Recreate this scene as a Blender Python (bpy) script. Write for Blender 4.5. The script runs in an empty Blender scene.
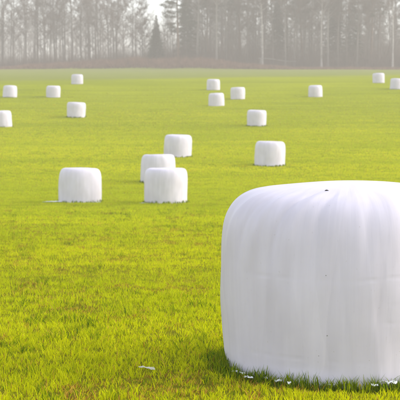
import bpy, math, random
import numpy as np
R = math.radians
S = bpy.context.scene
COL = S.collection

# ------------------------------------------------------------------ camera
EYE = 1.6
cam_d = bpy.data.cameras.new('camera')
cam = bpy.data.objects.new('camera', cam_d); COL.objects.link(cam)
cam_d.sensor_width = 36; cam_d.lens = 117.0            # f = 1300 px on a 400 px frame
cam_d.clip_start = 0.1; cam_d.clip_end = 3000
cam.location = (0, 0, EYE)
cam.rotation_euler = (R(90) - math.atan(80 / 1300), 0, 0)
cam_d.dof.use_dof = True; cam_d.dof.focus_distance = 8.3; cam_d.dof.aperture_fstop = 10
S.camera = cam

# ------------------------------------------------------------------ sky, sun, exposure
SUN_EL, SUN_AZ = 31.0, 86.0                            # azimuth clockwise from +Y (the view direction)
w = bpy.data.worlds.new('World'); S.world = w; w.use_nodes = True
nt = w.node_tree; nt.nodes.clear()
sky = nt.nodes.new('ShaderNodeTexSky'); sky.sky_type = 'NISHITA'; sky.sun_disc = False
sky.sun_elevation = R(SUN_EL); sky.sun_rotation = R(SUN_AZ)
sky.air_density = 1.0; sky.dust_density = 1.5; sky.ozone_density = 1.0
hs = nt.nodes.new('ShaderNodeHueSaturation'); hs.inputs['Saturation'].default_value = 0.40
bg = nt.nodes.new('ShaderNodeBackground'); bg.inputs['Strength'].default_value = 0.15
out = nt.nodes.new('ShaderNodeOutputWorld')
nt.links.new(sky.outputs[0], hs.inputs['Color']); nt.links.new(hs.outputs[0], bg.inputs[0]); nt.links.new(bg.outputs[0], out.inputs[0])
sd = bpy.data.lights.new('sun', 'SUN'); sd.energy = 0.52; sd.angle = R(48); sd.color = (1.0, 0.93, 0.82)
sun = bpy.data.objects.new('sun', sd); COL.objects.link(sun)
sun.location = (60, 60, 60)
sun.rotation_euler = (R(90 - SUN_EL), 0, R(180 - SUN_AZ))
S.view_settings.view_transform = 'Standard'; S.view_settings.look = 'None'
S.view_settings.exposure = 1.74; S.view_settings.gamma = 1.0
S.view_settings.use_curve_mapping = False
S.render.engine = 'CYCLES'
S.cycles.use_denoising = True
S.cycles.max_bounces = 5; S.cycles.volume_bounces = 0
S.cycles.use_adaptive_sampling = True; S.cycles.adaptive_threshold = 0.02
S.cycles.transparent_max_bounces = 8

# ------------------------------------------------------------------ helpers
rng = np.random.default_rng(7)

def vnoise(x, y, seed=0):
    """smooth 2-D value noise, -1..1"""
    x = np.asarray(x, float); y = np.asarray(y, float)
    xi = np.floor(x).astype(np.int64); yi = np.floor(y).astype(np.int64)
    fx = x - xi; fy = y - yi
    fx = fx * fx * (3 - 2 * fx); fy = fy * fy * (3 - 2 * fy)
    def h(a, b):
        n = (a * 374761393 + b * 668265263 + seed * 974634777) & 0xFFFFFFFF
        n = ((n ^ (n >> 13)) * 1274126177) & 0xFFFFFFFF
        n = ((n ^ (n >> 16)) * 1103515245) & 0xFFFFFFFF
        return ((n ^ (n >> 15)) & 0xFFFF) / 32767.5 - 1.0
    return ((h(xi, yi) * (1 - fx) + h(xi + 1, yi) * fx) * (1 - fy)
            + (h(xi, yi + 1) * (1 - fx) + h(xi + 1, yi + 1) * fx) * fy)

def sstep(a, b, v):
    t = np.clip((np.asarray(v, float) - a) / (b - a), 0, 1)
    return t * t * (3 - 2 * t)

def make_mesh(name, V, tris=None, quads=None, smooth=False, col=None):
    V = np.asarray(V, np.float32).reshape(-1, 3)
    me = bpy.data.meshes.new(name)
    nt_ = 0 if tris is None else len(tris); nq = 0 if quads is None else len(quads)
    loops = []; starts = []; pos = 0
    if nt_:
        loops.append(np.asarray(tris, np.int32).ravel()); starts.append(np.arange(nt_, dtype=np.int32) * 3); pos = nt_ * 3
    if nq:
        loops.append(np.asarray(quads, np.int32).ravel()); starts.append(np.arange(nq, dtype=np.int32) * 4 + pos)
    loops = np.concatenate(loops); starts = np.concatenate(starts)
    me.vertices.add(len(V)); me.vertices.foreach_set('co', V.ravel())
    me.loops.add(len(loops)); me.loops.foreach_set('vertex_index', loops)
    me.polygons.add(len(starts)); me.polygons.foreach_set('loop_start', starts)
    me.update(calc_edges=True)
    if smooth:
        me.polygons.foreach_set('use_smooth', np.ones(len(starts), dtype=bool))
    if col is not None:
        a = me.color_attributes.new('tint', 'FLOAT_COLOR', 'POINT')
        c = np.ones((len(V), 4), np.float32); c[:, :3] = col
        a.data.foreach_set('color', c.ravel())
    me.validate()
    return me

def link(name, me, mat=None, parent=None, loc=(0, 0, 0), rz=0.0):
    o = bpy.data.objects.new(name, me); COL.objects.link(o)
    if mat is not None and me is not None and len(me.materials) == 0:
        me.materials.append(mat)
    o.location = loc; o.rotation_euler = (0, 0, rz)
    if parent is not None: o.parent = parent
    return o

def tag(o, label=None, cat=None, group=None, kind=None):
    if label: o['label'] = label
    if cat: o['category'] = cat
    if group: o['group'] = group
    if kind: o['kind'] = kind
    return o

class MB:
    """collects triangles"""
    def __init__(s): s.V = []; s.T = []; s.n = 0
    def add(s, v, t):
        v = np.asarray(v, float).reshape(-1, 3); s.V.append(v); s.T.append(np.asarray(t, np.int64).reshape(-1, 3) + s.n); s.n += len(v)
    def tube(s, P, rad, sides=5):
        P = np.asarray(P, float); n = len(P)
        T = np.gradient(P, axis=0); T /= np.linalg.norm(T, axis=1, keepdims=True) + 1e-9
        a = np.where(np.abs(T[:, 2:3]) > 0.9, [[1.0, 0, 0]], [[0, 0, 1.0]])
        U = np.cross(T, a); U /= np.linalg.norm(U, axis=1, keepdims=True) + 1e-9
        W = np.cross(T, U)
        an = np.arange(sides) * 2 * math.pi / sides
        v = P[:, None, :] + np.asarray(rad)[:, None, None] * (U[:, None, :] * np.cos(an)[None, :, None] + W[:, None, :] * np.sin(an)[None, :, None])
        i = np.arange(n - 1)[:, None] * sides; j = np.arange(sides)[None, :]; k = (j + 1) % sides
        a_, b_, c_, d_ = i + j, i + k, i + sides + k, i + sides + j
        t = np.concatenate([np.stack([a_, b_, c_], -1).reshape(-1, 3), np.stack([a_, c_, d_], -1).reshape(-1, 3)])
        s.add(v, t)
    def slivers(s, B, D, L, W, r):
        """thin triangles: bases B, unit directions D, lengths L, widths W"""
        n = len(B)
        q = r.normal(size=(n, 3)); U = np.cross(D, q); U /= np.linalg.norm(U, axis=1, keepdims=True) + 1e-9
        v = np.stack([B - U * W[:, None] / 2, B + U * W[:, None] / 2, B + D * L[:, None]], 1)
        s.add(v, np.arange(3 * n).reshape(-1, 3))
    def arrays(s):
        return np.concatenate(s.V), np.concatenate(s.T)
    def mesh(s, name, **k):
        v, t = s.arrays(); return make_mesh(name, v, tris=t, **k)

def unit(v):
    v = np.asarray(v, float); return v / (np.linalg.norm(v, axis=-1, keepdims=True) + 1e-9)

# ------------------------------------------------------------------ materials
def new_mat(name):
    m = bpy.data.materials.new(name); m.use_nodes = True
    n = m.node_tree.nodes; l = m.node_tree.links; n.clear()
    o = n.new('ShaderNodeOutputMaterial')
    return m, n, l, o

def ramp(n, stops):
    r = n.new('ShaderNodeValToRGB'); e = r.color_ramp.elements
    while len(e) < len(stops): e.new(0.5)
    for k, (p, c) in enumerate(stops):
        e[k].position = p; e[k].color = (*c, 1)
    return r

def mat_simple(name, c0, c1, scale=(3, 3, 3), rough=0.85, translucent=0.0, bump=0.0, detail=5):
    m, n, l, o = new_mat(name)
    tc = n.new('ShaderNodeTexCoord'); mp = n.new('ShaderNodeMapping'); mp.inputs['Scale'].default_value = scale
    nz = n.new('ShaderNodeTexNoise'); nz.inputs['Scale'].default_value = 1.0; nz.inputs['Detail'].default_value = detail
    l.new(tc.outputs['Object'], mp.inputs[0]); l.new(mp.outputs[0], nz.inputs[0])
    r = ramp(n, [(0.3, c0), (0.7, c1)]); l.new(nz.outputs[0], r.inputs[0])
    p = n.new('ShaderNodeBsdfPrincipled'); p.inputs['Roughness'].default_value = rough; p.inputs['Specular IOR Level'].default_value = 0.2
    l.new(r.outputs[0], p.inputs['Base Color'])
    if bump:
        b = n.new('ShaderNodeBump'); b.inputs['Strength'].default_value = bump; b.inputs['Distance'].default_value = 0.02
        l.new(nz.outputs[0], b.inputs['Height']); l.new(b.outputs[0], p.inputs['Normal'])
    if translucent:
        t = n.new('ShaderNodeBsdfTranslucent'); l.new(r.outputs[0], t.inputs[0])
        mx = n.new('ShaderNodeMixShader'); mx.inputs[0].default_value = translucent
        l.new(p.outputs[0], mx.inputs[1]); l.new(t.outputs[0], mx.inputs[2]); l.new(mx.outputs[0], o.inputs[0])
    else:
        l.new(p.outputs[0], o.inputs[0])
    return m

def mat_blades():
    m, n, l, o = new_mat('grass_blades')
    at = n.new('ShaderNodeAttribute'); at.attribute_name = 'tint'
    p = n.new('ShaderNodeBsdfPrincipled'); p.inputs['Roughness'].default_value = 0.7; p.inputs['Specular IOR Level'].default_value = 0.04
    l.new(at.outputs['Color'], p.inputs['Base Color'])
    t = n.new('ShaderNodeBsdfTranslucent')
    g = n.new('ShaderNodeMix'); g.data_type = 'RGBA'; g.blend_type = 'MULTIPLY'; g.inputs[0].default_value = 1.0
    g.inputs[7].default_value = (1.1, 1.05, 0.45, 1)
    l.new(at.outputs['Color'], g.inputs[6]); l.new(g.outputs[2], t.inputs[0])
    mx = n.new('ShaderNodeMixShader'); mx.inputs[0].default_value = 0.5
    l.new(p.outputs[0], mx.inputs[1]); l.new(t.outputs[0], mx.inputs[2]); l.new(mx.outputs[0], o.inputs[0])
    return m

def mat_field():
    m, n, l, o = new_mat('field_sward')
    geo = n.new('ShaderNodeNewGeometry')
    sep = n.new('ShaderNodeSeparateXYZ'); l.new(geo.outputs['Position'], sep.inputs[0])
    def noise(scale, detail=4, rough=0.55):
        mp = n.new('ShaderNodeMapping'); mp.inputs['Scale'].default_value = scale
        nz = n.new('ShaderNodeTexNoise'); nz.inputs['Scale'].default_value = 1; nz.inputs['Detail'].default_value = detail
        nz.inputs['Roughness'].default_value = rough
        l.new(geo.outputs['Position'], mp.inputs[0]); l.new(mp.outputs[0], nz.inputs[0]); return nz.outputs[0]
    def mix(f, a, b, mode='MIX'):
        x = n.new('ShaderNodeMix'); x.data_type = 'RGBA'; x.blend_type = mode
        if isinstance(f, float): x.inputs[0].default_value = f
        else: l.new(f, x.inputs[0])
        for k, s in ((6, a), (7, b)):
            if isinstance(s, tuple): x.inputs[k].default_value = (*s, 1)
            else: l.new(s, x.inputs[k])
        return x.outputs[2]
    def mapr(v, a, b):
        x = n.new('ShaderNodeMapRange'); x.interpolation_type = 'SMOOTHSTEP'
        x.inputs[1].default_value = a; x.inputs[2].default_value = b; l.new(v, x.inputs[0]); return x.outputs[0]
    # young bright ley: broad patches, mowing streaks and fine speckle
    broad = noise((0.05, 0.09, 0.05), 4)
    streak = noise((0.10, 0.9, 0.10), 4)
    fine = noise((5, 9, 5), 3, 0.7)
    r1 = ramp(n, [(0.30, FIELD_A), (0.70, FIELD_B)]); l.new(broad, r1.inputs[0])
    r2 = ramp(n, [(0.35, (0.80, 0.84, 0.85)), (0.62, (1.06, 1.05, 1.0))]); l.new(streak, r2.inputs[0])
    r3 = ramp(n, [(0.32, (0.66, 0.72, 0.8)), (0.66, (1.2, 1.16, 1.1))]); l.new(fine, r3.inputs[0])
    c = mix(1.0, r1.outputs[0], r2.outputs[0], 'MULTIPLY'); c = mix(1.0, c, r3.outputs[0], 'MULTIPLY')
    # older duller grass strip in front of the wood
    r4 = ramp(n, [(0.3, OLD_A), (0.7, OLD_B)]); l.new(noise((0.2, 0.6, 0.2), 4), r4.inputs[0])
    addn = n.new('ShaderNodeMath'); addn.operation = 'MULTIPLY_ADD'; l.new(noise((0.045, 0.1, 0.1), 3), addn.inputs[0])
    addn.inputs[1].default_value = 30.0
    sl = n.new('ShaderNodeMath'); sl.operation = 'MULTIPLY_ADD'; l.new(sep.outputs[0], sl.inputs[0]); sl.inputs[1].default_value = -1.05; l.new(sep.outputs[1], sl.inputs[2])
    l.new(sl.outputs[0], addn.inputs[2])
    c = mix(mapr(addn.outputs[0], 192, 216), c, r4.outputs[0])
    # thatch and soil under the near blades
    r5 = ramp(n, [(0.3, (0.10, 0.10, 0.006)), (0.7, (0.21, 0.195, 0.010))]); l.new(noise((9, 9, 9), 4), r5.inputs[0])
    c = mix(mapr(sep.outputs[1], 14, 46), r5.outputs[0], c)
    # leaf litter under the trees
    lit = ramp(n, [(0.3, (0.12, 0.075, 0.05)), (0.7, (0.24, 0.155, 0.105))]); l.new(noise((1.5, 1.5, 1.5), 4), lit.inputs[0])
    c = mix(mapr(sep.outputs[1], 322.0, 330.0), c, lit.outputs[0])
    p = n.new('ShaderNodeBsdfPrincipled'); p.inputs['Roughness'].default_value = 0.9; p.inputs['Specular IOR Level'].default_value = 0.0
    l.new(c, p.inputs['Base Color'])
    b = n.new('ShaderNodeBump'); b.inputs['Strength'].default_value = 0.6; b.inputs['Distance'].default_value = 0.06
    l.new(fine, b.inputs['Height']); l.new(b.outputs[0], p.inputs['Normal'])
    l.new(p.outputs[0], o.inputs[0])
    return m

def mat_film():
    m, n, l, o = new_mat('white_stretch_film')
    uv = n.new('ShaderNodeUVMap'); uv.uv_map = 'film'
    def noise(scale, detail, rough=0.5):
        mp = n.new('ShaderNodeMapping'); mp.inputs['Scale'].default_value = (*scale, 1)
        nz = n.new('ShaderNodeTexNoise'); nz.inputs['Scale'].default_value = 1; nz.inputs['Detail'].default_value = detail
        nz.inputs['Roughness'].default_value = rough
        l.new(uv.outputs[0], mp.inputs[0]); l.new(mp.outputs[0], nz.inputs[0]); return nz.outputs[0]
    st = noise((13, 0.9), 5, 0.55); st2 = noise((80, 2.0), 3); blot = noise((3, 2.4), 4); spk = noise((60, 45), 3, 0.6)
    r1 = ramp(n, [(0.25, (0.595, 0.55, 0.615)), (0.70, (0.645, 0.60, 0.67))]); l.new(st, r1.inputs[0])
    r2 = ramp(n, [(0.32, (0.93, 0.925, 0.915)), (0.6, (1, 1, 1))]); l.new(blot, r2.inputs[0])
    r3 = ramp(n, [(0.24, (0.82, 0.80, 0.76)), (0.34, (1, 1, 1))]); l.new(spk, r3.inputs[0])
    def mul(a, b):
        x = n.new('ShaderNodeMix'); x.data_type = 'RGBA'; x.blend_type = 'MULTIPLY'; x.inputs[0].default_value = 1.0
        l.new(a, x.inputs[6]); l.new(b, x.inputs[7]); return x.outputs[2]
    r4 = ramp(n, [(0.3, (0.965, 0.965, 0.97)), (0.65, (1, 1, 1))]); l.new(st2, r4.inputs[0])
    sx = n.new('ShaderNodeSeparateXYZ'); l.new(uv.outputs[0], sx.inputs[0])
    def bands(freq, slant, lo):
        a1 = n.new('ShaderNodeMath'); a1.operation = 'MULTIPLY_ADD'; l.new(sx.outputs[1], a1.inputs[0]); a1.inputs[1].default_value = slant; l.new(sx.outputs[0], a1.inputs[2])
        a2 = n.new('ShaderNodeMath'); a2.operation = 'MULTIPLY_ADD'; l.new(a1.outputs[0], a2.inputs[0]); a2.inputs[1].default_value = freq; l.new(blot, a2.inputs[2])
        fl = n.new('ShaderNodeMath'); fl.operation = 'FLOOR'; l.new(a2.outputs[0], fl.inputs[0])
        wn = n.new('ShaderNodeTexWhiteNoise'); wn.noise_dimensions = '1D'; l.new(fl.outputs[0], wn.inputs['W'])
        rb = ramp(n, [(0.0, (lo, lo, lo * 1.004)), (1.0, (1, 1, 1))]); l.new(wn.outputs['Value'], rb.inputs[0]); return rb.outputs[0]
    film_laps = mul(bands(7.0, 0.10, 0.945), bands(11.0, -0.13, 0.955))
    c = mul(film_laps, mul(mul(r1.outputs[0], r2.outputs[0]), r3.outputs[0]))
    p = n.new('ShaderNodeBsdfPrincipled'); l.new(c, p.inputs['Base Color'])
    rr = n.new('ShaderNodeMapRange'); rr.inputs[3].default_value = 0.42; rr.inputs[4].default_value = 0.62
    l.new(st2, rr.inputs[0]); l.new(rr.outputs[0], p.inputs['Roughness'])
    p.inputs['Specular IOR Level'].default_value = 0.3
    hsum = n.new('ShaderNodeMath'); hsum.operation = 'MULTIPLY_ADD'; hsum.inputs[1].default_value = 0.35
    l.new(st2, hsum.inputs[0]); l.new(st, hsum.inputs[2])
    b = n.new('ShaderNodeBump'); b.inputs['Strength'].default_value = 0.22; b.inputs['Distance'].default_value = 0.006
    l.new(hsum.outputs[0], b.inputs['Height']); l.new(b.outputs[0], p.inputs['Normal'])
    l.new(p.outputs[0], o.inputs[0])
    return m

FIELD_A = (0.235, 0.262, 0.002); FIELD_B = (0.300, 0.318, 0.003)
OLD_A = (0.165, 0.190, 0.030); OLD_B = (0.225, 0.240, 0.045)
M = {}
M['blades'] = mat_blades(); M['field'] = mat_field(); M['film'] = mat_film()
M['bark'] = mat_simple('grey_bark', (0.085, 0.072, 0.062), (0.16, 0.138, 0.12), (4, 4, 1.2), bump=0.4)
M['birch'] = mat_simple('birch_bark', (0.20, 0.18, 0.16), (0.46, 0.43, 0.39), (2.5, 2.5, 3.5), bump=0.2)
M['palebark'] = mat_simple('pale_bark', (0.17, 0.15, 0.13), (0.30, 0.275, 0.245), (3, 3, 1.2), bump=0.3)
M['pinebark'] = mat_simple('pine_bark', (0.10, 0.065, 0.045), (0.20, 0.12, 0.075), (3, 3, 1.2), bump=0.4)
M['twig'] = mat_simple('bare_twigs', (0.080, 0.055, 0.042), (0.15, 0.102, 0.082), (0.6, 0.6, 0.6))
M['needle'] = mat_simple('conifer_needles', (0.022, 0.038, 0.020), (0.05, 0.07, 0.035), (1.2, 1.2, 1.2), rough=0.7, translucent=0.15)
M['scrub'] = mat_simple('dry_scrub', (0.13, 0.070, 0.045), (0.29, 0.165, 0.11), (0.7, 0.7, 0.7), translucent=0.2)
M['dirt'] = mat_simple('dark_dirt', (0.015, 0.013, 0.012), (0.04, 0.035, 0.03), (60, 60, 60))
M['smear'] = mat_simple('grey_smear', (0.16, 0.15, 0.14), (0.34, 0.33, 0.32), (90, 90, 90))
M['scrap'] = mat_simple('pale_weathered_film', (0.40, 0.37, 0.28), (0.60, 0.57, 0.46), (40, 40, 40), rough=0.5)
M['shred'] = mat_simple('white_film_shred', (0.68, 0.68, 0.68), (0.80, 0.80, 0.81), (30, 30, 30), rough=0.4)

# ------------------------------------------------------------------ terrain
_kd = np.array([-80, 0, 9, 43.5, 50, 54, 61.5, 67.6, 80, 95.6, 119, 128, 132, 140, 155, 172, 250, 334, 350, 400, 1200], float)
_kz = np.array([0.0, 0, 0, -1.19, -1.10, -0.97, -0.60, -0.28, 0.33, 1.18, 2.88, 3.65, 3.95, 4.70, 5.85, 6.90, 10.55, 14.5, 15.0, 15.2, 15.2])
_d = np.arange(-80, 1200, 0.5); _z = np.interp(_d, _kd, _kz)
_g = np.exp(-0.5 * (np.arange(-16, 17) / 5.0) ** 2); _g /= _g.sum()
_zs = np.convolve(np.pad(_z, 16, mode='edge'), _g, mode='valid')

def ground(x, y):
    x = np.asarray(x, float); y = np.asarray(y, float)
    z = np.interp(y, _d, _zs)
    far = sstep(12, 60, y)
    z = z + 0.018 * vnoise(x * 1.1, y * 1.1, 3) * (1 - sstep(60, 120, y)) + 0.05 * far * vnoise(x * 0.12, y * 0.12, 5)
    # low bank at the edge of the wood, highest left of the middle
    px = x / np.maximum(y, 1) * 1300 + 200
    prof = np.interp(px, [-200, -20, 40, 90, 130, 200, 250, 290, 600], [0.1, 0.15, 0.5, 0.9, 1.15, 1.1, 0.5, 0.2, 0.15])
    z = z + prof * (1 + 0.25 * vnoise(x * 0.25, y * 0.25, 9)) * 1.5 * sstep(321, 330, y)
    return z

xs = np.concatenate([-np.geomspace(300, 6, 60), np.linspace(-5.8, 5.8, 60), np.geomspace(6, 300, 60)])
ys = np.concatenate([np.linspace(-60, 4, 16), np.linspace(4.3, 30, 90), np.linspace(30.6, 120, 110), np.linspace(121, 316, 90), np.linspace(317, 352, 40), np.linspace(358, 1150, 30)])
X, Y = np.meshgrid(xs, ys); Z = ground(X, Y)
nx, ny = len(xs), len(ys)
i = (np.arange(ny - 1)[:, None] * nx + np.arange(nx - 1)[None, :]).ravel()
fm = make_mesh('field', np.stack([X, Y, Z], -1), quads=np.stack([i, i + 1, i + 1 + nx, i + nx], -1), smooth=True)
tag(link('field', fm, M['field']), kind='structure')

# ------------------------------------------------------------------ haze
HB = (-310.0, 310.0, -70.0, 1160.0, -2.4, 58.0)
hv = [(HB[a], HB[2 + b], HB[4 + c]) for a in (0, 1) for b in (0, 1) for c in (0, 1)]
hq = [(0, 1, 3, 2), (4, 6, 7, 5), (0, 4, 5, 1), (2, 3, 7, 6), (0, 2, 6, 4), (1, 5, 7, 3)]
hm, hn, hl, ho = new_mat('haze_air')
pv = hn.new('ShaderNodeVolumePrincipled')
pv.inputs['Color'].default_value = (0.81, 0.75, 0.655, 1); pv.inputs['Density'].default_value = 0.0016
pv.inputs['Anisotropy'].default_value = 0.0
hl.new(pv.outputs[0], ho.inputs['Volume'])
tag(link('haze', make_mesh('haze', hv, quads=hq), hm), kind='stuff')

# ------------------------------------------------------------------ wrapped bales
def bale_mesh(name, Rad, H, nth, nv, seed, detail, gathers=(), square=0.0, taper=0.0):
    r = np.random.default_rng(seed)
    # profile from the base centre, up the side, over the shoulder to the top centre
    pr = np.array([(0.0, 0.0), (0.5, 0.0), (0.93, 0.0), (0.966, 0.003), (0.969, 0.04), (0.98, 0.18), (0.992, 0.34), (1.0, 0.50), (1.0, 0.64), (0.993, 0.74),
                   (0.975, 0.81), (0.94, 0.868), (0.885, 0.912), (0.81, 0.943), (0.70, 0.964), (0.5, 0.984), (0.25, 0.996), (0.0, 1.0)])
    pr[7:, 0] += square * np.interp(pr[7:, 1], [0.5, 0.8, 0.9, 0.95, 0.97, 1.0], [0, 0.012, 0.035, 0.05, 0.03, 0])
    pr[9:-1, 1] += square * np.interp(pr[9:-1, 0], [0.2, 0.6, 0.85, 0.95, 1.0], [0, 0.012, 0.03, 0.02, 0.0])
    pr[:, 0] *= 1 + taper * (0.45 - pr[:, 1])
    P = pr * [Rad, H]
    s = np.concatenate([[0], np.cumsum(np.linalg.norm(np.diff(P, axis=0), axis=1))]); s /= s[-1]
    # smooth resampling (several passes of corner cutting)
    Q = P.copy()
    for _ in range(4):
        a = Q[:-1] * 0.75 + Q[1:] * 0.25; b = Q[:-1] * 0.25 + Q[1:] * 0.75
        Q = np.concatenate([Q[:1], np.stack([a, b], 1).reshape(-1, 2), Q[-1:]])
    sl = np.concatenate([[0], np.cumsum(np.linalg.norm(np.diff(Q, axis=0), axis=1))]); tot = sl[-1]
    t = np.linspace(0, 1, nv); t = t * tot
    pr_ = np.interp(t, sl, Q[:, 0]); pz_ = np.interp(t, sl, Q[:, 1])
    th = np.linspace(0, 2 * math.pi, nth, endpoint=False)
    TH, RR = np.meshgrid(th, pr_); _, ZZ = np.meshgrid(th, pz_)
    side = sstep(0.0, 0.12, ZZ / H) * sstep(0.5, 0.9, RR / Rad)
    off = np.zeros_like(TH)
    cx, cy = np.cos(TH), np.sin(TH)
    # slumped, slightly out-of-round body
    off += 0.014 * np.cos(2 * TH + r.uniform(0, 6)) + 0.008 * np.cos(3 * TH + r.uniform(0, 6))
    off += 0.010 * vnoise(cx * 2.3 + 9, cy * 2.3 + ZZ * 2.1, seed + 1)
    off += 0.004 * vnoise(cx * 6 + 9, cy * 6 + ZZ * 4.1, seed + 2)
    off *= side
    # film laps: each strip of film runs up the side and over the end; the lap edge is a small step
    for k in range(26):
        c = r.uniform(0, 2 * math.pi); wd = r.uniform(0.10, 0.42); sl_ = r.uniform(-0.22, 0.22)
        dth = (TH - c - sl_ * (ZZ / H - 0.5) + math.pi) % (2 * math.pi) - math.pi
        off += side * r.uniform(0.0006, 0.0022) * (detail) * sstep(-wd, -wd + 0.02, dth) * (1 - sstep(wd - 0.02, wd, dth))
    # gathers on the shoulder
    sh = sstep(0.60, 0.86, ZZ / H) * sstep(0.68, 0.92, RR / Rad)
    for k in range(22):
        c = r.uniform(0, 2 * math.pi); wd = r.uniform(0.025, 0.10); bend = r.uniform(-0.5, 0.5)
        dth = (TH - c - bend * (1 - RR / Rad) - 0.3 * bend * (ZZ / H - 0.8) + math.pi) % (2 * math.pi) - math.pi
        off += detail * sh * r.uniform(-0.004, 0.004) * np.exp(-(dth / wd) ** 2)
    for c, wd, amp, bend in gathers:
        dth = (TH - R(c) - bend * (1 - RR / Rad) - 0.35 * bend * (ZZ / H - 0.72) + math.pi) % (2 * math.pi) - math.pi
        off += amp * sstep(0.52, 0.80, ZZ / H) * sstep(0.55, 0.85, RR / Rad) * np.exp(-(dth / wd) ** 2)
    off += detail * side * 0.0016 * vnoise(TH / (2 * math.pi) * 110, ZZ * 1.6, seed + 4)
    off += detail * sh * 0.003 * vnoise(TH / (2 * math.pi) * 60, ZZ * 2.0, seed + 5)
    # a few creases round the girth
    for k in range(5):
        z0 = (0.155, 0.34, 0.555, 0.44, 0.70)[k] * H; c = r.uniform(0, 2 * math.pi) if k else -2.2; wd = r.uniform(0.5, 1.1)
        if gathers and k < 3: c, wd = (-2.1, -1.1, -1.5)[k], (0.8, 0.5, 1.4)[k]
        dth = (TH - c + math.pi) % (2 * math.pi) - math.pi
        zc = z0 + 0.012 * vnoise(TH * 3, TH * 0 + k, seed + 8)
        off -= detail * 0.0028 * np.exp(-((ZZ - zc) / 0.006) ** 2) * sstep(wd, wd * 0.6, np.abs(dth)) * (0.5 + 0.5 * vnoise(TH * 14, TH * 0 + k, seed + 9))
    # displace outwards (radially on the side, upwards on the top)
    up = sstep(0.80, 1.0, ZZ / H) * sstep(1.0, 0.6, RR / Rad)
    RN = RR + off * (1 - up); ZN = ZZ + off * up
    ZN += up * 0.004 * vnoise(cx * RR * 4, cy * RR * 4, seed + 7)
    # slight sag of the top to one side
    ta = 0.3 if gathers else r.uniform(0, 2 * math.pi); ZN += (ZZ / H) ** 2 * 0.012 * np.cos(TH - ta) * RR / Rad
    V = np.stack([RN * cx, RN * cy, ZN], -1).reshape(-1, 3)
    ii = (np.arange(nv - 1)[:, None] * nth + np.arange(nth)[None, :]); jj = (np.arange(nv - 1)[:, None] * nth + (np.arange(nth)[None, :] + 1) % nth)
    Qd = np.stack([ii, jj, jj + nth, ii + nth], -1).reshape(-1, 4)
    me = make_mesh(name, V, quads=Qd, smooth=True)
    # uv in metres: round the girth, along the profile
    lay = me.uv_layers.new(name='film')
    li = np.empty(len(me.loops), np.int32); me.loops.foreach_get('vertex_index', li)
    u = (TH * Rad).ravel()[li]; v = np.repeat(t, nth)[li]
    # unwrap the seam
    first = np.repeat(u.reshape(-1, 4).max(1), 4); u = np.where((first - u) > Rad * 3, u + 2 * math.pi * Rad, u)
    lay.data.foreach_set('uv', np.stack([u, v], -1).astype(np.float32).ravel())
    return me, V.reshape(nv, nth, 3)

def ribbon(name, pts, width, seed, mat, parent=None, loc=(0, 0, 0), thick=0.0012, crumple=0.012):
    """a crumpled strip of film with real thickness"""
    r = np.random.default_rng(seed); P = np.asarray(pts, float)
    n = 34; m = 6
    t = np.linspace(0, 1, len(P)); tt = np.linspace(0, 1, n)
    C = np.stack([np.interp(tt, t, P[:, k]) for k in range(3)], -1)
    T = unit(np.gradient(C, axis=0)); N = unit(np.cross(T, [0, 0, 1.0]))
    wv = width * (0.55 + 0.45 * vnoise(tt * 9, tt * 0, seed)) * np.clip(np.minimum(tt, 1 - tt) * 7, 0.15, 1)
    a = np.linspace(-0.5, 0.5, m)
    top = C[:, None, :] + N[:, None, :] * (wv[:, None] * a[None, :])[..., None]
    top[..., 2] += crumple * (1 + vnoise(tt[:, None] * 5 + 3, a[None, :] * 3.1 + 5, seed + 1)) + crumple * 0.12 * r.normal(size=(n, m))
    bot = top - [0, 0, thick]
    V = np.concatenate([top.reshape(-1, 3), bot.reshape(-1, 3)]); o = n * m
    ii = (np.arange(n - 1)[:, None] * m + np.arange(m - 1)[None, :]).ravel()
    q = [np.stack([ii, ii + 1, ii + 1 + m, ii + m], -1), np.stack([ii + o, ii + m + o, ii + 1 + m + o, ii + 1 + o], -1)]
    e1 = np.arange(n - 1) * m; q.append(np.stack([e1, e1 + m, e1 + m + o, e1 + o], -1))
    e2 = e1 + m - 1; q.append(np.stack([e2 + m, e2, e2 + o, e2 + m + o], -1))
    return link(name, make_mesh(name, V, quads=np.concatenate(q)), mat, parent, loc)

# the near bale
NX, NY, NR, NH = 0.96, 8.47, 0.80, 1.235
nb = link('wrapped_bale', None, None, None, (NX, NY, float(ground(NX, NY)) - 0.012))
tag(nb, 'huge foreground bale in white film, cut off by the right edge', 'bale', 'white wrapped bales on the field')
bm_, BV = bale_mesh('film_wrap', NR, NH, 560, 210, 11, 1.0, [(-163, .05, .012, .5), (-152, .035, -.010, .6), (-143, .045, .013, .55), (-132, .03, -.011, .6), (-124, .05, .011, .5), (-112, .04, -.009, .35), (-101, .06, .005, .3), (-88, .04, -.003, .2), (-74, .06, .004, -.1), (-60, .05, -.003, -.3), (-48, .06, .005, -.4)])
fw = link('film_wrap', bm_, M['film'], nb)
def on_bale(px, py):
    """surface vertex of the near bale nearest to a view ray"""
    d = unit([(px - 200) / 1300, 1, -(py - 120) / 1300])
    W = BV.reshape(-1, 3) + [NX, NY, nb.location.z] - [0, 0, EYE]
    W_ = W.copy(); t = W_ @ d; dist = np.linalg.norm(W_ - t[:, None] * d, axis=1)
    ok = np.where(dist < 0.012)[0]; k = ok[np.argmin(t[ok])] if len(ok) else int(np.argmin(dist))
    p = BV.reshape(-1, 3)[k]; return p
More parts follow.
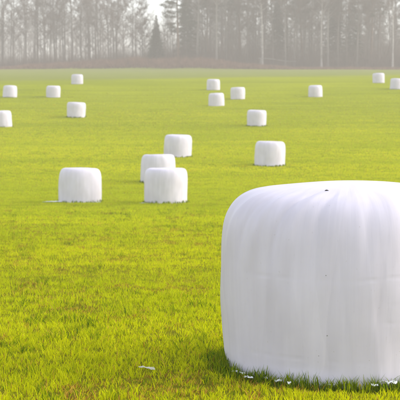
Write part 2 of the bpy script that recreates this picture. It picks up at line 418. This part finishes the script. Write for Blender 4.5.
def blot(name, px, py, rx, rz, seed, h=0.003, label=None):
    p = on_bale(px, py); r = np.random.default_rng(seed)
    nrm = unit([p[0], p[1], 0.0 if p[2] < NH * 0.8 else 0.9]); u = unit(np.cross([0, 0, 1.0], nrm)); v = np.cross(nrm, u)
    n = 14; an = np.arange(n) * 2 * math.pi / n; k = 1 + 0.25 * r.normal(size=n)
    ring = p + (u * (np.cos(an) * k * rx)[:, None] + v * (np.sin(an) * k * rz)[:, None]) - nrm * 0.003
    ring2 = p + (u * (np.cos(an) * k * rx * 0.6)[:, None] + v * (np.sin(an) * k * rz * 0.6)[:, None]) + nrm * h * 0.8
    V = np.concatenate([ring, ring2, [p + nrm * h]])
    j = np.arange(n); j2 = (j + 1) % n
    T = np.concatenate([np.stack([j, j2, j2 + n], -1), np.stack([j, j2 + n, j + n], -1), np.stack([j + n, j2 + n, j * 0 + 2 * n], -1)])
    o = link(name, make_mesh(name, V, tris=T, smooth=True), M['dirt'], nb)
    if label: o['label'] = label
    return o
blot('dirt_spot', 326, 189, 0.012, 0.007, 3, 0.006, 'small black speck on the top of the bale')
for (qx, qy, qr, qs) in ((325, 276, 0.005, 4), (327, 338, 0.006, 5), (318, 357, 0.004, 7)):
    blot('dirt_spot', qx, qy, qr, qr * 0.8, qs, 0.0015).data.materials[0] = M['smear']
# loose film round its foot: short shreds showing through the grass
def foot(a, rr): return np.array([NX + rr * math.sin(a), NY - rr * math.cos(a)])
def tail(a0, a1, rr, seed, width, lift):
    pts = []
    for a in np.linspace(a0, a1, 7):
        x, y = foot(a, rr + 0.02 * math.sin(a * 9 + seed)); pts.append((x - NX, y - NY, float(ground(x, y)) - nb.location.z + lift))
    return ribbon('film_tail', pts, width, seed, M['shred'], nb, crumple=0.010)
for q, (a0, a1, wd, lf) in enumerate(((-66, -61, .05, .024), (-58, -55.5, .04, .026), (-52, -47, .05, .024), (-44, -42, .04, .028), (-38, -34, .05, .024), (-30, -28.5, .035, .026),
                                     (-14, -11, .04, .020), (3.5, 6.5, .04, .034), (7.5, 15, .06, .046))):
    tail(R(a0), R(a1), 0.825 + 0.012 * (q % 3), 1 + q, wd, lf)

# bales out on the field
protos = [bale_mesh('film_wrap', 0.725, 1.22, 120, 46, 20 + k, 0.8, (), 0.9 + 0.25 * (k % 3), (0.07, 0.02, 0.10, 0.04, 0.06, 0.0, 0.09)[k])[0] for k in range(7)]
def solve_depth(py):
    d = np.arange(9, 215, 0.05); g = np.interp(d, _d, _zs)
    rows = 120 + (EYE - g) / d * 1300
    return float(d[np.argmin(np.abs(rows - py))])
FAR = [  # centre column, foot row, width in the photo, label
    (79.8, 203.6, 42.3, 'white wrapped bale with loose film at its foot, nearest bale on the left'),
    (165.8, 204.6, 42.5, 'white wrapped bale partly hiding a second bale just behind it'),
    (158.0, 183.6, 34.0, 'white wrapped bale half hidden behind the bale in front of it'),
    (177.4, 157.2, 27.3, 'white wrapped bale farthest back of the cluster of three left of centre'),
    (269.3, 166.2, 30.0, 'lone white wrapped bale directly above the huge foreground bale'),
    (256.6, 126.8, 19.3, 'white wrapped bale next farther up the field above the lone bale'),
    (216.4, 106.2, 15.5, 'nearest bale of the small group of three at upper centre'),
    (213.3, 90.2, 13.5, 'farthest bale of the small group of three at upper centre'),
    (237.7, 99.6, 14.5, 'rightmost bale of the small group of three at upper centre'),
    (10.4, 97.6, 14.2, 'small far white bale above the bale cut off by the left edge'),
    (53.7, 97.6, 14.0, 'small far white bale second from left in the upper left row'),
    (77.6, 84.2, 11.7, 'farthest small white bale at upper left, on the dull grass strip'),
    (76.4, 117.6, 19.0, 'mid-distance white bale standing directly below the farthest upper left bale'),
    (2.6, 126.8, 20.0, 'white wrapped bale cut off by the left edge of the picture'),
    (315.0, 97.4, 14.2, 'lone small white bale between the centre group and right edge pair'),
    (377.9, 83.4, 12.2, 'left bale of the far pair at the upper right, fully in view'),
    (395.6, 89.2, 13.0, 'right bale of the far pair, cut off by the right edge'),
]
FARPOS = []
for k, (cx_, row, wpx, lab) in enumerate(FAR):
    d = solve_depth(row) + 0.55
    x = (cx_ - 200) / 1300 * d
    sc = wpx * d / 1300 / 1.45; sc = 1 + (sc - 1) * 0.85
    root = link('wrapped_bale', None, None, None, (x, d, float(ground(x, d)) - 0.05))
    o = link('film_wrap', protos[k % 7], M['film'], root)
    o.rotation_euler = (R((-1.5, 0.5, 1.2, -0.6, 2.2)[k % 5]), R((1.2, -0.4, -2.0, 1.8, 0.6, -1.1, 2.4)[k % 7]), 1.7 * k + 0.4)
    o.scale = (sc, sc, 0.5 + 0.5 * sc)
    tag(root, lab, 'bale', 'white wrapped bales on the field')
    FARPOS.append((x, d, 0.725 * sc))
    if k == 0:
        pts = [(-0.55 - 0.13 * q, -0.45 - 0.02 * math.sin(q * 2.0), 0.07 + 0.02 * math.sin(q)) for q in range(6)]
        ribbon('film_tail', pts, 0.14, 31, M['shred'], root, crumple=0.03)
        ribbon('film_tail', [(0.55, -0.52, 0.07), (0.62, -0.48, 0.07), (0.72, -0.42, 0.06)], 0.1, 32, M['shred'], root, crumple=0.02)
    if k == 1:
        ribbon('film_tail', [(-0.60, -0.45, 0.06), (-0.72, -0.43, 0.06), (-0.84, -0.40, 0.05)], 0.1, 33, M['shred'], root, crumple=0.02)

# pale scrap in the foreground grass
sx, sy = -0.335, 8.16; sz = float(ground(sx, sy))
sc_ = ribbon('film_scrap', [(-0.055, 0.012, 0.042), (-0.02, 0.004, 0.048), (0.02, -0.006, 0.044), (0.05, -0.02, 0.038)], 0.05, 41, M['scrap'], None, (sx, sy, sz), crumple=0.008)
tag(sc_, 'small pale torn scrap lying in the foreground grass left of the big bale', 'scrap')

# ------------------------------------------------------------------ grass
def grow(y0, y1, n0, seg, seed):
    """tufts between two depths; returns vertices, triangles, colours"""
    r = np.random.default_rng(seed)
    # rejection-sample depth so that the density falls with distance
    out_x, out_y = [], []
    yy = np.linspace(y0, y1, 200); dens = n0 * np.minimum(1, 9.0 / yy) ** 1.55 * (1 - 0.999 * sstep(55, 150, yy)); half = 0.172 * yy + 1.6
    pdf = dens * 2 * half; total = int(np.trapezoid(pdf, yy)) if hasattr(np, 'trapezoid') else int(np.trapz(pdf, yy))
    cdf = np.cumsum(pdf); cdf /= cdf[-1]
    per = 9; nt_ = total // per
    y = np.interp(r.random(nt_), cdf, yy); x = (r.random(nt_) * 2 - 1) * (0.172 * y + 1.6)
    # uneven sward
    cl = 0.5 + 0.5 * (0.6 * vnoise(x * 3.1, y * 2.2, 21) + 0.4 * vnoise(x * 9, y * 6, 22))
    keep = r.random(nt_) < 0.45 + 0.75 * cl
    x, y, cl = x[keep], y[keep], cl[keep]
    nk = len(x)
    x = np.repeat(x, per); y = np.repeat(y, per); cl = np.repeat(cl, per); tuft = np.repeat(r.random(nk), per)
    n = len(x); sp = 0.011 + 0.0016 * y
    ox = r.normal(size=n); oy = r.normal(size=n); x = x + ox * sp; y = y + oy * sp; fan = np.arctan2(oy, ox)
    ok = (x - NX) ** 2 + (y - NY) ** 2 > (NR * 0.965) ** 2
    for (bx, by, br) in FARPOS:
        if by < y1 + 3: ok &= (x - bx) ** 2 + (y - by) ** 2 > (br * 0.97) ** 2
    x, y, cl, tuft, fan = x[ok], y[ok], cl[ok], tuft[ok], fan[ok]; n = len(x)
    z = ground(x, y)
    # patches of moss-brown stubble and of lush dark growth
    dry = sstep(0.22, 0.60, vnoise(x * 1.7, y * 0.9, 25) * 0.35 + vnoise(x * 6, y * 3.4, 26) * 0.4 + vnoise(x * 15, y * 8, 30) * 0.35)
    lush = sstep(0.12, 0.55, vnoise(x * 2.3 + 50, y * 1.2, 27) * 0.4 + vnoise(x * 8, y * 5, 28) * 0.4 + vnoise(x * 17, y * 10, 29) * 0.35)
    hgt = (0.023 + 0.031 * r.random(n) ** 1.6) * (0.75 + 0.5 * cl) * (1 + 0.35 * lush) * (1 - 0.4 * dry) * (0.7 + 0.65 * tuft ** 1.5)
    tall = r.random(n) < 0.02; hgt = np.where(tall, hgt * 1.6, hgt)
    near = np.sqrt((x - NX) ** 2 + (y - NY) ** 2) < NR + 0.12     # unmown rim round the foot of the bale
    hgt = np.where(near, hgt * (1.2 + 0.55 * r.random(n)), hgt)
    wid = np.maximum(0.0058, 0.00040 * y) * (0.7 + 0.6 * r.random(n))
    hgt = hgt + 0.0004 * y
    # colours of the leaves themselves
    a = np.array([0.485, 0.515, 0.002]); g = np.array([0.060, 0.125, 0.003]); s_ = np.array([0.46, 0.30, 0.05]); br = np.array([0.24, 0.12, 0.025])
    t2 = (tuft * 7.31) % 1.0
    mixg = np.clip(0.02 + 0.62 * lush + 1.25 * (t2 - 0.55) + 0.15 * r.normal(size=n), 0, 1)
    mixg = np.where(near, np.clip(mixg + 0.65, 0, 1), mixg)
    farf = sstep(33, 44, y); mixg = mixg * (1 - 0.65 * farf) + 0.35 * np.exp(-((y - 40.5 - 0.02 * x) / 0.7) ** 2)
    c = a * (1 - mixg[:, None]) + g * mixg[:, None]
    st = r.random(n); k1 = st < 0.03 + 0.34 * dry * (1 - 0.7 * farf); k2 = (st > 0.985 - 0.22 * dry * (1 - 0.7 * farf))
    c = np.where(k1[:, None], s_, c); c = np.where(k2[:, None], br, c)
    sw = 0.6 * vnoise(x * 0.07 + 3, y * 0.42, 61) + 0.4 * vnoise(x * 0.2, y * 0.13, 62)
    c = c * (1 + 0.4 * (r.random(n) - 0.5) * (1 - 0.5 * farf))[:, None] * (1 + sw[:, None] * np.array([0.24, 0.17, 0.1])) * (1.10 - 0.10 * sstep(30, 42, y) - 0.20 * sstep(60, 130, y))[:, None]
    an = r.random(n) * 2 * math.pi; lean = (0.15 + 0.75 * r.random(n)) * hgt
    la = fan + r.normal(size=n) * 0.7
    U = np.stack([np.cos(an), np.sin(an), an * 0], -1) * wid[:, None] / 2
    L = np.stack([np.cos(la) * lean, np.sin(la) * lean, la * 0], -1)
    B = np.stack([x, y, z - 0.006], -1); H3 = np.stack([x * 0, x * 0, hgt], -1)
    if seg == 2:
        mid = B + L * 0.30 + H3 * 0.6
        V = np.stack([B - U, B + U, mid - U * 0.8, mid + U * 0.8, B + L + H3], 1).reshape(-1, 3)
        k = np.arange(n)[:, None] * 5
        T = np.concatenate([k + [0, 1, 3], k + [0, 3, 2], k + [2, 3, 4]]).reshape(-1, 3)
        C = np.repeat(c, 5, axis=0)
    else:
        V = np.stack([B - U, B + U, B + L + H3], 1).reshape(-1, 3)
        T = np.arange(3 * n).reshape(-1, 3); C = np.repeat(c, 3, axis=0)
    return V, T, C

parts = [grow(5.5, 14, 5000, 2, 101), grow(14, 34, 5000, 1, 102), grow(34, 150, 5000, 1, 103)]
def rim(bx, by, br, n, h0, h1, wmin, seed):
    """longer unmown grass in tufts round the foot of a bale"""
    r = np.random.default_rng(seed)
    c = r.random(max(6, n // 9)) * 2 * math.pi; hc = r.random(len(c)); q = r.integers(len(c), size=n)
    a = c[q] + r.normal(size=n) * 0.012 / br; rr = br + 0.015 + np.abs(r.normal(size=n)) * 0.035
    x = bx + np.cos(a) * rr; y = by + np.sin(a) * rr; z = ground(x, y)
    h = (h0 + (h1 - h0) * hc[q] ** 1.5) * (0.55 + 0.6 * r.random(n)); wd = wmin * (0.7 + 0.6 * r.random(n))
    an = r.random(n) * 2 * math.pi; la = r.random(n) * 2 * math.pi; ln = h * (0.1 + 0.5 * r.random(n))
    U = np.stack([np.cos(an), np.sin(an), an * 0], -1) * wd[:, None] / 2; L = np.stack([np.cos(la) * ln, np.sin(la) * ln, la * 0], -1)
    B = np.stack([x, y, z - 0.006], -1); H3 = np.stack([x * 0, x * 0, h], -1); mid = B + L * 0.3 + H3 * 0.6
    V = np.stack([B - U, B + U, mid - U * 0.8, mid + U * 0.8, B + L + H3], 1).reshape(-1, 3); k = np.arange(n)[:, None] * 5
    T = np.concatenate([k + [0, 1, 3], k + [0, 3, 2], k + [2, 3, 4]]).reshape(-1, 3)
    m = np.clip(0.55 + 0.3 * r.normal(size=n), 0, 1)[:, None]
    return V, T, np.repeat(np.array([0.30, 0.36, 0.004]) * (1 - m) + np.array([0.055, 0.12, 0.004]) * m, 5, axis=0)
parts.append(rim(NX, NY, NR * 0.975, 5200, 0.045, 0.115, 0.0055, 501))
for q, (bx, by, br) in enumerate(FARPOS):
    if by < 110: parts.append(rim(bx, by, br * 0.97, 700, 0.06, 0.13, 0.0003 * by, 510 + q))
VV, TT, CC, off_ = [], [], [], 0
for v, t, c in parts:
    VV.append(v); TT.append(t + off_); CC.append(c); off_ += len(v)
gm = make_mesh('grass', np.concatenate(VV), tris=np.concatenate(TT), col=np.concatenate(CC))
tag(link('grass', gm, M['blades']), 'short yellow-green grass sprouting over the field', 'grass', kind='stuff')

# ------------------------------------------------------------------ trees
def bare_tree(seed, H, r0, first=0.3, spread=1.0, twigs=26, limbs=24, lean=0.0):
    r = np.random.default_rng(seed); tr = MB(); tw = MB()
    n = 11; t = np.linspace(0, 1, n); ph = r.uniform(0, 6, 4)
    P = np.stack([lean * H * t ** 2 + 0.02 * H * np.sin(t * 4 + ph[0]) * t, 0.02 * H * np.sin(t * 3.3 + ph[1]) * t, H * t - 0.15], -1)
    rad = r0 * (1 - 0.93 * t) ** 0.85 * (1 + 0.5 * np.exp(-t * 30)) + 0.012
    tr.tube(P, rad, 7)
    for k in range(limbs):
        f = first + (0.97 - first) * (k + r.random()) / limbs
        b = np.array([np.interp(f, t, P[:, q]) for q in range(3)]); az = k * 2.4 + r.uniform(-0.6, 0.6)
        L = H * (0.10 + 0.20 * (1 - f)) * r.uniform(0.7, 1.3) * spread
        el = R(r.uniform(28, 62)); d = np.array([math.cos(az) * math.cos(el), math.sin(az) * math.cos(el), math.sin(el)])
        s = np.linspace(0, 1, 6); C = b + d * L * s[:, None]; C[:, 2] += 0.16 * L * s ** 2 * r.uniform(-0.6, 1.3)
        C[:, :2] += 0.05 * L * np.sin(s * 5 + r.uniform(0, 6))[:, None] * r.normal(size=2)
        tr.tube(C, np.interp(f, t, rad) * 0.45 * (1 - 0.85 * s) + 0.008, 4)
        for j in range(7):
            g = r.uniform(0.25, 1.0); b2 = np.array([np.interp(g, s, C[:, q]) for q in range(3)])
            d2 = unit(d + r.normal(size=3) * 0.55 + [0, 0, 0.15]); L2 = L * r.uniform(0.25, 0.5)
            s2 = np.linspace(0, 1, 4); C2 = b2 + d2 * L2 * s2[:, None]; C2[:, 2] += 0.1 * L2 * s2 ** 2 * r.uniform(-1, 1)
            tw.tube(C2, 0.016 * (1 - 0.75 * s2), 3)
            m = twigs; g3 = r.uniform(0.1, 1.0, m); B3 = np.stack([np.interp(g3, s2, C2[:, q]) for q in range(3)], -1)
            D3 = unit(d2 + r.normal(size=(m, 3)) * 0.6 + [0, 0, 0.1])
            tw.slivers(B3, D3, r.uniform(0.4, 1.2, m), r.uniform(0.014, 0.030, m), r)
    return tr, tw

def spruce(seed, H, r0, base=0.08, wid=0.17):
    r = np.random.default_rng(seed); tr = MB(); nd = MB()
    t = np.linspace(0, 1, 8); P = np.stack([t * 0, t * 0, H * t - 0.15], -1); tr.tube(P, r0 * (1 - 0.95 * t) + 0.01, 6)
    z = base * H; k = 0
    while z < H * 0.985:
        f = z / H; nb_ = 4 if f < 0.8 else 3
        for q in range(nb_):
            az = k * 1.1 + q * 2 * math.pi / nb_ + r.uniform(-0.25, 0.25)
            L = wid * H * (1 - f) ** 1.15 * r.uniform(0.7, 1.15) + 0.06
            s = np.linspace(0, 1, 5); rr = L * s; zz = z + r.uniform(-0.02, 0.02) * H * (1 - f) + L * (0.12 * s - 0.42 * s ** 1.6 + 0.12 * s ** 4)
            C = np.stack([np.cos(az) * rr, np.sin(az) * rr, zz], -1)
            tr.tube(C, 0.02 * (1 - 0.8 * s) + 0.003, 3)
            m = int(5 + 55 * L / (wid * H)); nl = min(1.0, 0.3 + L / 1.1); g = r.uniform(0.12, 1, m)
            B = np.stack([np.interp(g, s, C[:, c]) for c in range(3)], -1)
            D = unit(np.stack([np.cos(az + r.choice([-1, 1], m) * r.uniform(0.3, 1.0, m)), np.sin(az + r.choice([-1, 1], m) * r.uniform(0.3, 1.0, m)), r.uniform(-0.95, 0.15, m)], -1))
            nd.slivers(B, D, r.uniform(0.3, 0.75, m) * nl, r.uniform(0.10, 0.2, m) * nl, r)
        z += H * (0.011 + 0.010 * (1 - f)); k += 1
    return tr, nd

def pine(seed, H, r0, first=0.35, wid=0.2):
    r = np.random.default_rng(seed); tr = MB(); nd = MB()
    t = np.linspace(0, 1, 9); P = np.stack([0.015 * H * np.sin(t * 4 + seed), 0.01 * H * np.sin(t * 3), H * t - 0.15], -1)
    rad = r0 * (1 - 0.85 * t) + 0.015; tr.tube(P, rad, 7)
    for k in range(34):
        f = first + (0.99 - first) * (k + r.random()) / 34; b = np.array([np.interp(f, t, P[:, q]) for q in range(3)])
        az = k * 2.4 + r.uniform(-0.5, 0.5); el = R(-8 + 45 * f * r.uniform(0.3, 1)); L = H * wid * (1.15 - 0.75 * f) * r.uniform(0.7, 1.2)
        d = np.array([math.cos(az) * math.cos(el), math.sin(az) * math.cos(el), math.sin(el)])
        s = np.linspace(0, 1, 5); C = b + d * L * s[:, None]; C[:, 2] += 0.12 * L * s ** 2
        tr.tube(C, np.interp(f, t, rad) * 0.4 * (1 - 0.8 * s) + 0.006, 4)
        for j in range(9):
            g = r.uniform(0.35, 1.05); c0 = b + d * L * g + r.normal(size=3) * [0.3, 0.3, 0.12]
            m = 34; D = unit(r.normal(size=(m, 3)) + d * 0.5 + [0, 0, 0.35])
            nd.slivers(c0 + r.normal(size=(m, 3)) * [0.24, 0.24, 0.09], D, r.uniform(0.16, 0.36, m), r.uniform(0.06, 0.12, m), r)
    return tr, nd

KIND = {}
def kind(name, pair, bark, leaf, crown):
    KIND[name] = (pair[0].mesh('trunk', smooth=True), pair[1].mesh(crown), bark, leaf, crown, pair)
kind('bare0', bare_tree(201, 17.0, 0.17, 0.34), 'bark', 'twig', 'crown')
kind('bare1', bare_tree(202, 15.5, 0.14, 0.30, 1.1), 'bark', 'twig', 'crown')
kind('bare2', bare_tree(203, 19.0, 0.19, 0.42, 0.9, lean=0.02), 'bark', 'twig', 'crown')
kind('bare3', bare_tree(204, 13.5, 0.11, 0.22, 1.0), 'bark', 'twig', 'crown')
kind('pale0', bare_tree(205, 18.0, 0.18, 0.45, 0.8), 'palebark', 'twig', 'crown')
kind('pale1', bare_tree(206, 17.0, 0.15, 0.50, 0.8, lean=-0.015), 'palebark', 'twig', 'crown')
kind('birch0', bare_tree(207, 18.5, 0.17, 0.50, 0.75), 'birch', 'twig', 'crown')
kind('birch1', bare_tree(208, 17.5, 0.14, 0.46, 0.8, lean=0.012), 'birch', 'twig', 'crown')
kind('spruce0', spruce(209, 9.2, 0.13, 0.05, 0.20), 'bark', 'needle', 'crown')
kind('spruce1', spruce(210, 17.0, 0.20, 0.06, 0.16), 'bark', 'needle', 'crown')
kind('pine0', pine(211, 17.0, 0.22, 0.34, 0.20), 'pinebark', 'needle', 'crown')
kind('pine1', pine(212, 19.0, 0.22, 0.48, 0.17), 'pinebark', 'needle', 'crown')

WD = 1.53                                   # the wood stands about 335 m off
def plant(k, px, d, name, label, cat='tree', group=None, sc=1.0, rz=None):
    d *= WD; sc *= WD
    if px < 130: d += 14 + 22 * (px % 7) / 7            # the left part lies farther back
    x = (px - 200) / 1300 * d; z = float(ground(x, d)) - 0.05
    tm, cm, bark, leaf, crown, _ = KIND[k]
    root = link(name, None, None, None, (x, d, z), rng.uniform(0, 6.28) if rz is None else rz)
    root.scale = (sc, sc, sc)
    link('trunk', tm, M[bark], root); link(crown, cm, M[leaf], root)
    tag(root, label, cat, group)
    return root

GL = 'bare trees at the left of the wood'; GR = 'bare trees in the dense right half of the wood'; GB = 'pale trunked trees at the wood edge'
plant('spruce0', 156.5, 221, 'spruce_tree', 'small dark pointed spruce standing in the bright gap of sky', sc=0.92)
plant('pine0', 178, 220.5, 'pine_tree', 'dark pine with boughs reaching left into the gap of sky', sc=0.98, rz=2.0)
plant('birch0', 262, 219, 'birch_tree', 'whitest birch trunk in the wood, above the bale at upper centre', group=GB)
plant('birch1', 321, 219.5, 'birch_tree', 'left of two close pale birches above the lone small bale', group=GB)
plant('pale0', 327.5, 221, 'birch_tree', 'right of two close pale birches above the lone small bale', group=GB)
plant('birch1', 391.5, 219, 'birch_tree', 'white birch trunk by the right edge behind the far pair of bales', group=GB, sc=1.05)
plant('pale1', 216.5, 219, 'bare_tree', 'pale thin trunk rising above the small group of three bales', group=GB)
plant('pale0', 197.5, 222, 'bare_tree', 'pale trunk right of the dark pine, behind the right end of the brown bank', group=GB)
plant('pale1', 285, 222, 'bare_tree', 'pale trunk midway between the whitest birch and the two close birches', group=GB)
plant('pale0', 26, 220, 'bare_tree', 'pale slender trunk between the two leftmost upper bales', group=GB, sc=0.95)
plant('bare2', 73, 220, 'bare_tree', 'tall dark thin trunk standing behind the farthest upper left bale')
for k, px, d, sc, lab in (
    ('bare0', 4, 221, .95, 'slim grey bare tree standing at the very left edge of the picture'),
    ('bare1', 14, 226, .95, 'slim grey bare tree directly above the small far bale by the left edge'),
    ('bare2', 36, 222, .95, 'tall grey bare tree next right of the pale slender trunk at left'),
    ('bare3', 45, 219, 1.05, 'short grey bare tree just left of the second far bale from left'),
    ('bare1', 57, 224, .98, 'grey bare tree directly above the second far bale from left'),
    ('bare0', 64, 228, .85, 'grey bare tree just left of the tall dark thin trunk'),
    ('bare3', 82, 221, 1.0, 'short bare tree next right of the tall dark thin trunk'),
    ('bare2', 89, 226, .92, 'second bare tree right of the tall dark thin trunk'),
    ('bare0', 99, 221, .98, 'third bare tree right of the tall dark thin trunk'),
    ('bare1', 109, 224, 1.0, 'fifth bare tree left of the small pointed spruce'),
    ('bare2', 117, 228, .85, 'fourth bare tree left of the small pointed spruce'),
    ('bare3', 124, 220, .95, 'third bare tree left of the small pointed spruce'),
    ('bare1', 133, 226, .82, 'second bare tree left of the small pointed spruce'),
    ('bare3', 143, 223, .80, 'low bare tree nearest the small pointed spruce on its left')):
    plant(k, px, d, 'bare_tree', lab, group=GL, sc=sc)
for k, px, d, sc, lab in (
    ('bare0', 206, 224, 1.0, 'bare tree just left of the pale trunk above the group of three bales'),
    ('bare2', 226, 221, 1.0, 'first bare tree right of the pale trunk above the group of three bales'),
    ('bare1', 236, 225, 1.05, 'second bare tree right of the pale trunk above the group of three bales'),
    ('bare0', 247, 222, 1.0, 'second bare tree left of the whitest birch'),
    ('bare3', 255, 226, 1.2, 'bare tree immediately left of the whitest birch'),
    ('bare2', 272, 223, 1.0, 'bare tree immediately right of the whitest birch, behind the fallen stem'),
    ('bare1', 294, 220, 1.05, 'bare tree at the right end of the pale fallen stem'),
    ('bare0', 304, 224, 1.0, 'second bare tree left of the two close pale birches'),
    ('bare3', 312, 226, 1.2, 'bare tree immediately left of the two close pale birches'),
    ('bare2', 337, 222, 1.0, 'first bare tree right of the two close pale birches'),
    ('bare1', 346, 226, 1.1, 'second bare tree right of the two close pale birches'),
    ('bare0', 356, 220, 1.0, 'third bare tree right of the two close pale birches'),
    ('bare3', 367, 223, 1.25, 'bare tree just left of the far pair of bales'),
    ('bare2', 378, 226, 1.0, 'bare tree directly above the left bale of the far pair')):
    plant(k, px, d, 'bare_tree', lab, group=GR, sc=sc)
for k, px, d, sc, nm, lab in (
    ('spruce1', 187, 226, .95, 'spruce_tree', 'tall dark spruce beside the pine, filling the edge of the dense wood'),
    ('pine1', 208, 229, 1.0, 'pine_tree', 'dark pine behind the pale trunks above the group of three bales'),
    ('pine1', 240, 230, 1.0, 'pine_tree', 'dark pine set back in the wood left of the whitest birch'),
    ('spruce1', 277, 229, .85, 'spruce_tree', 'dark spruce set back behind the pale fallen stem'),
    ('pine1', 300, 230, 1.0, 'pine_tree', 'dark pine set back left of the two close pale birches'),
    ('spruce1', 335, 231, 1.0, 'spruce_tree', 'dark spruce set back just right of the two close pale birches'),
    ('spruce1', 352, 229, .9, 'spruce_tree', 'dark spruce set back midway between the close birches and far bale pair'),
    ('pine1', 370, 231, 1.0, 'pine_tree', 'dark pine set back above the left bale of the far pair')):
    plant(k, px, d, nm, lab, group='evergreens in the dense right half of the wood', sc=sc)

# the wood behind: one mass of trunks, twigs and needles
def mass(kinds, n, pxr, dr, seed, scr):
    r = np.random.default_rng(seed); res = {0: [[], [], 0], 1: [[], [], 0], 2: [[], [], 0]}
    for q in range(n):
        k = kinds[r.integers(len(kinds))]; px = pxr[0] + (pxr[1] - pxr[0]) * (q + r.random()) / n; d = r.uniform(*dr) * WD
        x = (px - 200) / 1300 * d; z = float(ground(x, d)) - 0.05; s = r.uniform(*scr) * WD; a = r.uniform(0, 6.28)
        for part in (0, 1):
            v, t = KIND[k][5][part].arrays()
            if part == 1:
                m = r.random(len(t)) < (0.26 if 'spruce' in k else 0.37); t = t[m]
            v2 = np.stack([v[:, 0] * math.cos(a) - v[:, 1] * math.sin(a), v[:, 0] * math.sin(a) + v[:, 1] * math.cos(a), v[:, 2]], -1) * s + [x, d, z]
            slot = res[0 if part == 0 else (2 if ('spruce' in k or 'pine' in k) else 1)]
            slot[0].append(v2); slot[1].append(t + slot[2]); slot[2] += len(v2)
    return res
def merge(name, label, groups):
    V, T, mi, off = [], [], [], 0
    for res in groups:
        for s in (0, 1, 2):
            if not res[s][0]: continue
            v = np.concatenate(res[s][0]); t = np.concatenate(res[s][1])
            V.append(v); T.append(t + off); mi.append(np.full(len(t), s, np.int32)); off += len(v)
    V = np.concatenate(V); T = np.concatenate(T); mi = np.concatenate(mi)
    used = np.unique(T); remap = np.zeros(len(V), np.int64); remap[used] = np.arange(len(used))
    me = make_mesh(name, V[used], tris=remap[T])
    for mname in ('bark', 'twig', 'needle'): me.materials.append(M[mname])
    me.polygons.foreach_set('material_index', mi)
    return tag(link(name, me), label, 'wood', kind='stuff')
merge('woodland', 'hazy mass of farther trees filling the wood behind the edge trees', [
    mass(['bare0', 'bare1', 'bare2', 'bare3'], 90, (-80, 124), (236, 360), 301, (0.8, 1.1)),
    mass(['bare1', 'bare3', 'bare0'], 16, (134, 174), (228, 290), 305, (0.45, 0.72)),
    mass(['bare0', 'bare1', 'bare2', 'bare3'], 52, (188, 450), (228, 275), 302, (0.95, 1.2)),
    mass(['spruce1', 'pine1', 'pine0'], 26, (186, 450), (238, 285), 303, (0.85, 1.1)),
    mass(['bare1', 'bare3', 'spruce1'], 40, (182, 470), (250, 320), 306, (0.7, 1.1)),
    mass(['spruce1'], 36, (180, 470), (262, 300), 307, (0.45, 0.75)),
])

# undergrowth and the brown bank of dry bracken along the edge of the wood
def brush(name, label, n, seed, pxr, dr, hf, mat, wr):
    r = np.random.default_rng(seed); mb = MB()
    px = r.uniform(pxr[0], pxr[1], n); d = r.uniform(dr[0], dr[1], n) * WD; x = (px - 200) / 1300 * d; z = ground(x, d) - 0.03
    h = hf(px, x, d, r)
    D = unit(np.stack([r.normal(size=n) * 0.45, r.normal(size=n) * 0.45, np.ones(n)], -1))
    mb.slivers(np.stack([x, d, z], -1), D, h * WD, r.uniform(*wr, n) * WD, r)
    return tag(link(name, mb.mesh(name), mat), label, 'undergrowth', kind='stuff')
def h_bank(px, x, d, r):
    b = np.interp(px, [-120, 0, 40, 90, 130, 200, 250, 300, 520], [0.25, 0.3, 0.6, 0.9, 1.1, 1.1, 0.7, 0.4, 0.35])
    return b * (0.35 + 0.75 * r.random(len(px))) * (1 + 0.35 * vnoise(x * 0.5, d * 0.5, 51))
brush('dry_bracken', 'low brown bank of dry bracken along the foot of the wood', 70000, 401, (-90, 480), (211.5, 220), h_bank, M['scrub'], (0.03, 0.09))
def h_under(px, x, d, r):
    b = np.interp(px, [-120, 20, 110, 140, 200, 520], [4.5, 4.5, 4.0, 6.0, 9.0, 9.5])
    return b * r.random(len(px)) ** 1.3 * (0.8 + 0.5 * vnoise(x * 0.4, d * 0.4, 52))
brush('understory', 'grey tangle of saplings and shoots among the tree trunks', 110000, 402, (-90, 480), (219, 275), h_under, M['twig'], (0.02, 0.05))

# a pale fallen stem lying behind the bank
fx0, fx1, fd = (258 - 200) / 1300 * 334.0, (296 - 200) / 1300 * 334.0, 334.0
mb = MB(); tt = np.linspace(0, 1, 8)
mb.tube(np.stack([fx0 + (fx1 - fx0) * tt, fd + 0.6 * tt, np.array([float(ground(fx0 + (fx1 - fx0) * q, fd)) for q in tt]) + 2.2 - 0.35 * tt + 0.12 * np.sin(tt * 7)], -1), 0.09 * (1 - 0.6 * tt) + 0.02, 6)
mb.tube(np.array([[fx0 + 0.3, fd, float(ground(fx0, fd)) - 0.1], [fx0 + 0.5, fd + 0.05, float(ground(fx0, fd)) + 1.2], [fx0 + 0.6, fd + 0.05, float(ground(fx0, fd)) + 2.25]]), np.array([0.12, 0.11, 0.09]), 6)
tag(link('fallen_stem', mb.mesh('fallen_stem', smooth=True), M['palebark']), 'pale fallen stem lying level just right of the whitest birch', 'fallen tree')
